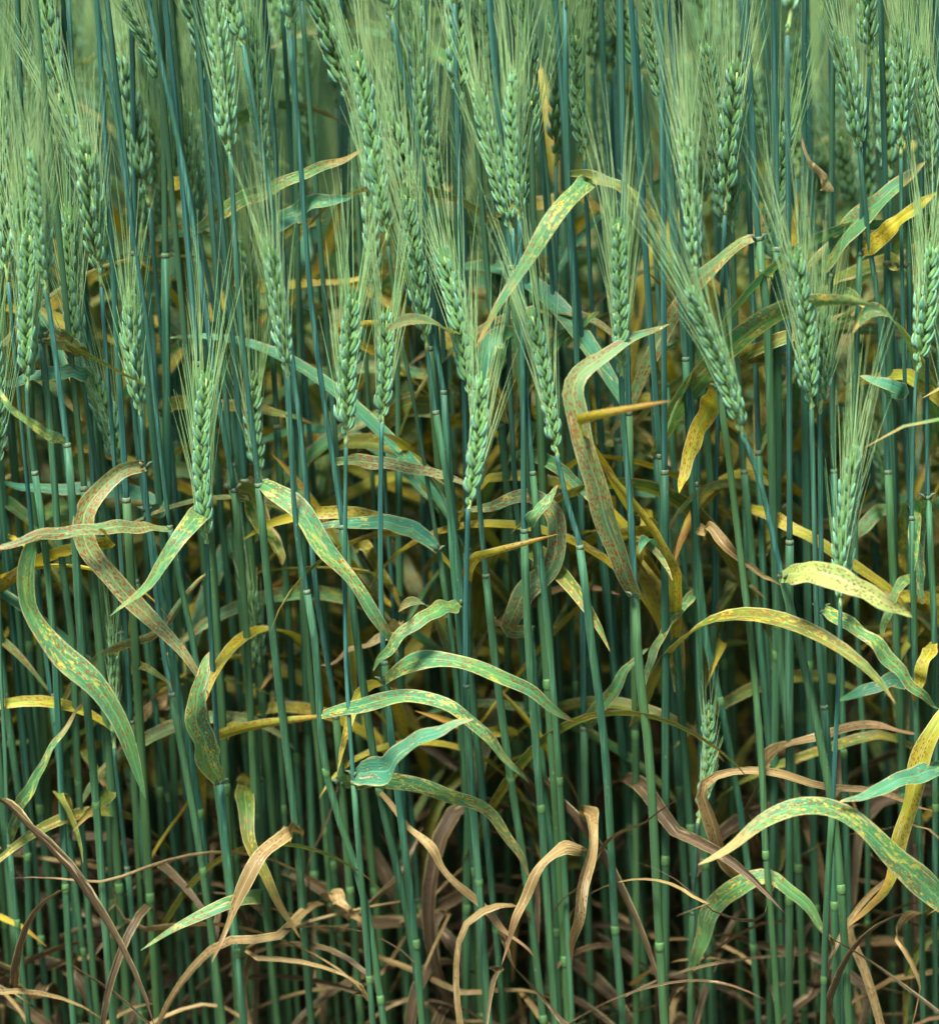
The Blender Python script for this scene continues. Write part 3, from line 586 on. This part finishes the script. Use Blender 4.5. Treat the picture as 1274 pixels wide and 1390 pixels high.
def build_leaves():
    for li, ln in enumerate(LEAVES.strip().split('\n')):
        mat, wpx, dw, bulge, tipn, tilt, pts, phrase = [q.strip() for q in ln.split('|')]
        pts = [tuple(float(a) for a in q.split(',')) for q in pts.split()]; dw = float(dw); wpx = float(wpx); rnd = random.Random(900 + li)
        bx, by = pts[0]
        best = min(plants, key=lambda p: (1e9 if by < p.base[1] + 15 else 0) + abs(px_x(p, by) - bx) + 260 * abs(p.d - dw) + 30 * len(p.leafphr))
        gap = abs(px_x(best, by) - bx); d = best.d
        X0 = px_x(best, by); pts2 = list(pts)
        if gap > 3: pts2 = [(X0, by + 3)] + (pts if gap > 9 else pts[1:])
        best.leafphr.append((phrase, len(pts) * wpx)); used_leaf.append((li, round(gap), round(best.d - dw, 2)))
        dd = dw if gap < 4 and abs(d - dw) < .02 else dw
        n = len(pts2); t = np.linspace(0, 1, n); bulge = float(bulge); tipn = float(tipn)
        near = 4 * bulge * t * (1 - t) + tipn * t * t
        dep = d + (dw - d) * np.minimum(1, t * 4) - near - best.r_low * 0.6 * (1 - t)
        P = spline([at(x, y, q) for (x, y), q in zip(pts2, dep)], 34)
        T = norm(np.gradient(P, axis=0)); V = norm(P - CAMP); side = norm(np.cross(T, V)); N = np.cross(side, T)
        a, b = [float(q) for q in tilt.split()]; tt = np.linspace(0, 1, 34); sg = rnd.choice([-1, 1])
        a_m = (a + b) / 2; up = lambda q: float(np.mean(np.abs(1) * (np.cross(side * math.cos(q) + N * math.sin(q), T) * np.sign((np.cross(side * math.cos(q) + N * math.sin(q), T) * -V).sum(1, keepdims=True)))[:, 2]))
        if rnd.random() < 0.8: sg = 1 if up(a_m) > up(-a_m) else -1
        ang = sg * (a + (b - a) * tt + 0.20 * np.sin(tt * 6 + rnd.uniform(0, 6)) + 0.14 * np.sin(tt * 15 + rnd.uniform(0, 6)))
        side = side * np.cos(ang)[:, None] + N * np.sin(ang)[:, None]
        w = wpx * m_per_px(dw) / 2 / max(0.66, math.cos((a + b) / 2)) * 0.85 * leaf_width(tt, 0.5) * (1 + 0.06 * np.sin(tt * 21 + li) + 0.05 * np.sin(tt * 9 + 3 * li))
        dryish = mat in ('dry', 'dying')
        amp = 0.0012 if dryish else 0.0006
        P = P + sum(np.sin(tt * f + rnd.uniform(0, 6))[:, None] * np.array([rnd.uniform(-1, 1), rnd.uniform(-1, 1), rnd.uniform(-1, 1)]) for f in (13, 19, 31)) * amp * np.minimum(1, tt * 6)[:, None]
        if dryish: w = w * (0.85 + 0.2 * np.sin(tt * 17 + li) + 0.1 * np.sin(tt * 29 + 2 * li))
        me = leaf_mesh(P - best.foot, w, side, mat, 0.10 + 0.10 * np.sin(tt * 5 + li), (0.9 if dryish else 0.35) * (0.4 + 0.6 * np.sin(tt * 3 + li)) * sg, 7)
        lf = link('leaf', me, best.root)
        if wpx >= 26:                                                   # torn pale ligule at the collar
            q0 = P[0] - best.foot; mb = MB(); r = best.r_low
            for k in range(3):
                a0 = rnd.uniform(0, 6.28); q = q0 + np.array([math.cos(a0) * r, math.sin(a0) * r - r, 0]); tube(mb, [q, q + np.array([math.cos(a0) * .0014, math.sin(a0) * .001, .0022]), q + np.array([math.cos(a0) * .0034, -.001, .003])], np.array([.0011, .0008, .0002]), 5)
            link('ligule', mb.mesh('ligule', ['collar'], uv=False), lf)
build_leaves()

# dead lower leaves on every stalk that was read from the photograph
for i, p in enumerate(plants):
    rnd = random.Random(4000 + i)
    for q in range(3):
        s0 = rnd.uniform(0.08, 0.36)
        if s0 > p.collar_s - 0.08: continue
        proc_leaf(p.root, p.pt(s0) , rnd.uniform(0, 6.28), rnd.uniform(0.12, 0.24), rnd.uniform(0.0025, 0.0055), rnd.uniform(0.2, 1.2), rnd.uniform(2.2, 3.1),
                  rnd.choice(['dry', 'drydark', 'drydark', 'dry', 'drydark']), rnd, rnd.uniform(-3, 3), 18, rnd.uniform(-1.4, 1.4), rnd.uniform(-1.2, 1.2), rnd.uniform(0.4, 1.0), 2)

# ------------------------------------------------------------------ labels of the traced plants
FRONT = 'green bearded wheat plant in the front rank carrying no large leaf'
SECOND = 'green bearded wheat plant close behind the front rank, without a showy leaf'
for p in plants:
    ph = p.phrase or (max(p.leafphr, key=lambda a: (bool(a[0]), a[1]))[0] if p.leafphr else '')
    if ph: tag(p.root, 'wheat plant ' + ph, 'wheat', 'rusted wheat plants along the crop edge')
    elif p.d < 0.06: tag(p.root, FRONT, 'wheat', 'leafless-looking front wheat plants')
    else: tag(p.root, SECOND, 'wheat', 'plain wheat plants of the second rank')

# ------------------------------------------------------------------ prototypes for the crop behind
def wedge(y): return 0.141 * (y + CAM_D) + 0.035
def make_proto(seed, near, bare=False):
    rnd = random.Random(seed); root = link('wheat_plant', None)
    H = rnd.uniform(0.70, 0.80); lean = rnd.uniform(0, 0.03); az = rnd.uniform(0, 6.28)
    ctrl = [np.array([math.cos(az) * lean * t + 0.004 * math.sin(5 * t + seed), math.sin(az) * lean * t, H * t]) for t in (0, .25, .5, .75, 1)]
    ctrl[0][2] = -0.02; A = spline(ctrl, 40); s = np.linspace(0, H, 40)
    cs = H * rnd.uniform(0.66, 0.76); js = [cs - rnd.uniform(0.15, 0.19), cs - 0.31, cs - 0.42]
    pt = make_stalk(root, A, cs, js, SHEATH_R * rnd.uniform(.88, 1.05), PED_R, 7)
    tipdir = norm(A[-1] - A[-4]) + np.array([rnd.uniform(-.2, .2), rnd.uniform(-.2, .2), 0])
    make_ear(root, A[-1], A[-1] + norm(tipdir) * rnd.uniform(0.07, 0.092), rnd.uniform(0, 3.1), rnd, False, 1.0, rnd.uniform(.95, 1.1), None, not near)
    a0 = rnd.uniform(0, 6.28)
    if bare:
        root['label'] = 'tall bare wheat stalk standing between the leafy plants of the front rank'
        proc_leaf(root, pt(rnd.uniform(0.12, 0.25)), a0, rnd.uniform(.12, .2), .006, rnd.uniform(.3, 1.0), rnd.uniform(2.2, 3.0), 'drydark', rnd, rnd.uniform(-3, 3), 16, 1.3, rnd.uniform(-1, 1), 0.7, 2)
        return root
    c1 = rnd.choice(['fleck', 'green', 'rusty', 'yellow', 'fleck', 'olive', 'fleck']); c2 = rnd.choice(['olive', 'olive', 'yellow', 'olive', 'fleck', 'rusty'])
    W = {'fleck': 'flecked', 'green': 'clean green', 'rusty': 'rusted', 'yellow': 'yellow', 'olive': 'dull olive'}
    root['label'] = 'wheat plant inside the crop, upper leaf %s, next leaf down %s' % (W[c1], W[c2])
    proc_leaf(root, pt(cs), a0, rnd.uniform(.13, .19), rnd.uniform(.010, .013), rnd.uniform(.3, .7), rnd.uniform(1.5, 2.7), c1, rnd, rnd.uniform(-1.5, 1.5), 18, 0.3, rnd.uniform(-.5, .5))
    proc_leaf(root, pt(js[0] + rnd.uniform(0.0, 0.09)), a0 + 3.0, rnd.uniform(.15, .22), rnd.uniform(.010, .012), rnd.uniform(.3, .7), rnd.uniform(1.7, 2.8), c2, rnd, rnd.uniform(-2, 2), 18, 0.4, rnd.uniform(-.7, .7))
    for q in range(2): proc_leaf(root, pt(rnd.uniform(js[0] + .06, cs + .0)), a0 + rnd.uniform(0, 6), rnd.uniform(.10, .17), rnd.uniform(.006, .009), rnd.uniform(.3, 1.0), rnd.uniform(1.0, 2.4), rnd.choice(['olive', c2, 'yellow', 'yellow']), rnd, rnd.uniform(-2, 2), 14, 0.4, rnd.uniform(-1, 1), 1.0, 1)
    proc_leaf(root, pt(rnd.uniform(0.20, 0.33)), a0 + rnd.uniform(0, 6), rnd.uniform(.14, .2), .009, rnd.uniform(.2, .8), rnd.uniform(2.0, 3.0), rnd.choice(['dry', 'olive', 'drydark', 'drydark']), rnd, rnd.uniform(-3, 3), 16, 1.2, rnd.uniform(-1, 1), 0.6, 3)
    proc_leaf(root, pt(rnd.uniform(0.10, 0.22)), a0 + rnd.uniform(0, 6), rnd.uniform(.12, .2), .008, rnd.uniform(.3, 1.0), rnd.uniform(2.0, 3.0), rnd.choice(['dry', 'drydark', 'drydark']), rnd, rnd.uniform(-3, 3), 16, 1.3, rnd.uniform(-1, 1), 0.7, 2)
    return root
KIDS = {}
def children(o): return KIDS.get(o.name, [])
def copy_tree(o, parent=None):
    c = o.copy(); COL.objects.link(c)
    if parent is not None: c.parent = parent
    for ch in children(o): copy_tree(ch, c)
    return c
NNEAR, NPRO, NBARE = 10, 26, 6
protos = [make_proto(5000 + k, k < NNEAR, k >= NPRO) for k in range(NPRO + NBARE)]
for o in COL.objects:
    if o.parent is not None: KIDS.setdefault(o.parent.name, []).append(o)
spots = []
rr = random.Random(77)
foots = [(p.foot[0], p.foot[1]) for p in plants]
def free(x, y, g): return all((x - a) ** 2 + (y - b) ** 2 > g * g for a, b in foots)
tries = 0
while len(spots) < 205 and tries < 40000:
    tries += 1; y = 0.055 + 0.36 * rr.random(); x = rr.uniform(-1, 1) * (wedge(y) + 0.05)
    if free(x, y, 0.015): spots.append((x, y)); foots.append((x, y))
nb = 0
while nb < 40:
    y = rr.uniform(0.035, 0.11); x = rr.uniform(-1, 1) * (wedge(y) - 0.01)
    if free(x, y, 0.009): spots.append((x, y)); foots.append((x, y)); nb += 1
first = set()
for i, (x, y) in enumerate(spots):
    bare = i >= len(spots) - 40
    k = rr.randrange(NPRO, NPRO + NBARE) if bare else rr.randrange(NNEAR) if y < 0.20 else rr.randrange(NNEAR, NPRO)
    if k in first: o = copy_tree(protos[k])
    else: o = protos[k]; first.add(k)
    # lean in world space after the spin
    o.matrix_basis = Matrix.Translation((x + 0.02, y, 0)) @ Matrix.Rotation(R(-3.0) + rr.uniform(-.04, .04), 4, 'Y') @ Matrix.Rotation(rr.uniform(-.03, .03), 4, 'X') @ Matrix.Rotation(rr.uniform(-3.14, 3.14), 4, 'Z') @ Matrix.Scale(rr.uniform(1.14, 1.26) if bare or rr.random() < 0.45 else rr.uniform(0.93, 1.08), 4)
    tag(o, protos[k]['label'], 'wheat', 'tall bare stalks of the front rank' if bare else 'wheat plants inside the crop')

# ------------------------------------------------------------------ the rest of the field: one mass
def mass():
    rnd = random.Random(11); libs = []
    for k in range(10):
        V = []; F = []; MI = []; UM = []; RL = []; n = 0
        def addp(v, f, mi, um=None, rl=None):
            nonlocal n
            v = np.asarray(v); V.append(v); F.append(np.asarray(f) + n); MI.append(np.full(len(f), mi)); UM.append(np.zeros((len(v), 2)) if um is None else um); RL.append(np.zeros((len(v), 2)) if rl is None else rl); n += len(v)
        def lowtube(P, r, kk, mi):
            P = np.asarray(P); T, A, B = frames(P); th = np.arange(kk) * 2 * math.pi / kk; r = np.broadcast_to(r, len(P))
            v = P[:, None] + r[:, None, None] * (np.cos(th)[None, :, None] * A[:, None] + np.sin(th)[None, :, None] * B[:, None])
            f = [(i * kk + j, i * kk + (j + 1) % kk, (i + 1) * kk + (j + 1) % kk, (i + 1) * kk + j) for i in range(len(P) - 1) for j in range(kk)]
            addp(v.reshape(-1, 3), f, mi)
        H = rnd.uniform(.68, .78); L = rnd.uniform(.07, .09)
        z = np.array([-.02, .3, .55, H]); lowtube(np.stack([0.008 * np.sin(z * 5 + k), 0.008 * np.cos(z * 4 + k) - .008, z], 1), [.0022, .0022, .002, .0014], 4, 0)
        c = np.array([0.008 * math.sin(H * 5 + k), 0.008 * math.cos(H * 4 + k) - .008, H])
        for i in range(16):
            f = i / 15; sgn = 1 if i % 2 else -1; a = sgn * np.array([1, 0, 0.]); q = c + np.array([0, 0, L * (0.05 + .9 * f)])
            w = .0042 * (1 - .4 * f)
            lowtube([q, q + a * .0035 + np.array([0, 0, .004]), q + a * .0035 + np.array([0, 0, .0125])], [.0012, w, .0004], 4, 1)
            for sy in (-1, 0, 1):
                d = norm(np.array([sgn * rnd.uniform(.03, .18), rnd.uniform(-.14, .14), 1])); lowtube([q + a * .003, q + d * .04, q + d * rnd.uniform(.06, .085)], [.0006, .0005, .00022], 3, 2)
        for zz, ml in ((H * .7, 3), (H * .52, rnd.choice([3, 3, 4])), (H * .4, 4), (.22, 5), (.14, 5)):
            t = np.linspace(0, 1, 8); th = rnd.uniform(.3, .7) + rnd.uniform(1.3, 2.2) * t ** 1.3; az = rnd.uniform(0, 6.28); LL = rnd.uniform(.13, .2)
            d = np.stack([np.sin(th) * math.cos(az), np.sin(th) * math.sin(az), np.cos(th)], 1); P = np.array([0, 0, zz]) + np.cumsum(d * LL / 8, axis=0)
            sd = np.array([-math.sin(az), math.cos(az), 0.]); w = .0055 * leaf_width(t)
            v = np.stack([P - sd * w[:, None], P + sd * w[:, None]], 1).reshape(-1, 3)
            um = np.stack([np.tile([-.005, .005], 8), np.repeat(t * LL, 2)], 1); rl = np.stack([np.tile([0, 1.], 8), np.repeat(t, 2)], 1)
            addp(v, [(2 * i, 2 * i + 1, 2 * i + 3, 2 * i + 2) for i in range(7)], ml, um, rl)
        libs.append([np.concatenate(q) for q in (V, F, MI, UM, RL)])
    pos = []
    for _ in range(3300):
        y = rnd.uniform(-.02, 2.1); x = rnd.uniform(-1.3, 1.3)
        if abs(x) < wedge(y) + 0.04 and y < 0.425: continue
        if abs(x) > wedge(y) + .35 and rnd.random() < .35: continue
        pos.append((x, y))
    V = []; F = []; MI = []; UM = []; RL = []; n = 0
    for x, y in pos:
        v, f, mi, um, rl = libs[rnd.randrange(10)]; a = rnd.uniform(0, 6.28); s = rnd.uniform(.93, 1.08); ca, sa = math.cos(a) * s, math.sin(a) * s
        w = v @ np.array([[ca, sa, 0], [-sa, ca, 0], [0, 0, s]]); w[:, 0] += x - w[:, 2] * (0.05 + rnd.uniform(-.05, .05)) + .02; w[:, 1] += y + w[:, 2] * rnd.uniform(-.04, .04)
        V.append(w); F.append(f + n); MI.append(mi); UM.append(um + rnd.uniform(0, 9)); RL.append(rl); n += len(w)
    V, F, MI, UM, RL = [np.concatenate(q) for q in (V, F, MI, UM, RL)]
    me = bpy.data.meshes.new('wheat_crop'); me.vertices.add(len(V)); me.vertices.foreach_set('co', V.ravel())
    me.loops.add(F.size); me.loops.foreach_set('vertex_index', F.ravel().astype(np.int32)); me.polygons.add(len(F)); me.polygons.foreach_set('loop_start', np.arange(0, F.size, 4, dtype=np.int32))
    for m in ('stem', 'floret', 'awn', 'fleck', 'yellow', 'dry'): me.materials.append(M[m])
    me.polygons.foreach_set('material_index', MI.astype(np.int32)); me.polygons.foreach_set('use_smooth', np.ones(len(F), bool))
    for nm, arr in (('m', UM), ('rel', RL)): me.uv_layers.new(name=nm).data.foreach_set('uv', arr[F.ravel()].ravel())
    me.update(); me.validate()
    o = link('wheat_crop', me); tag(o, 'mass of green bearded wheat filling the field behind', 'crop', None, 'stuff')
mass()
print('plants', len(plants), 'behind', len(spots), 'objects', len(COL.objects))
print('leaf gaps', [u for u in used_leaf if u[1] > 25 or abs(u[2]) > .06])
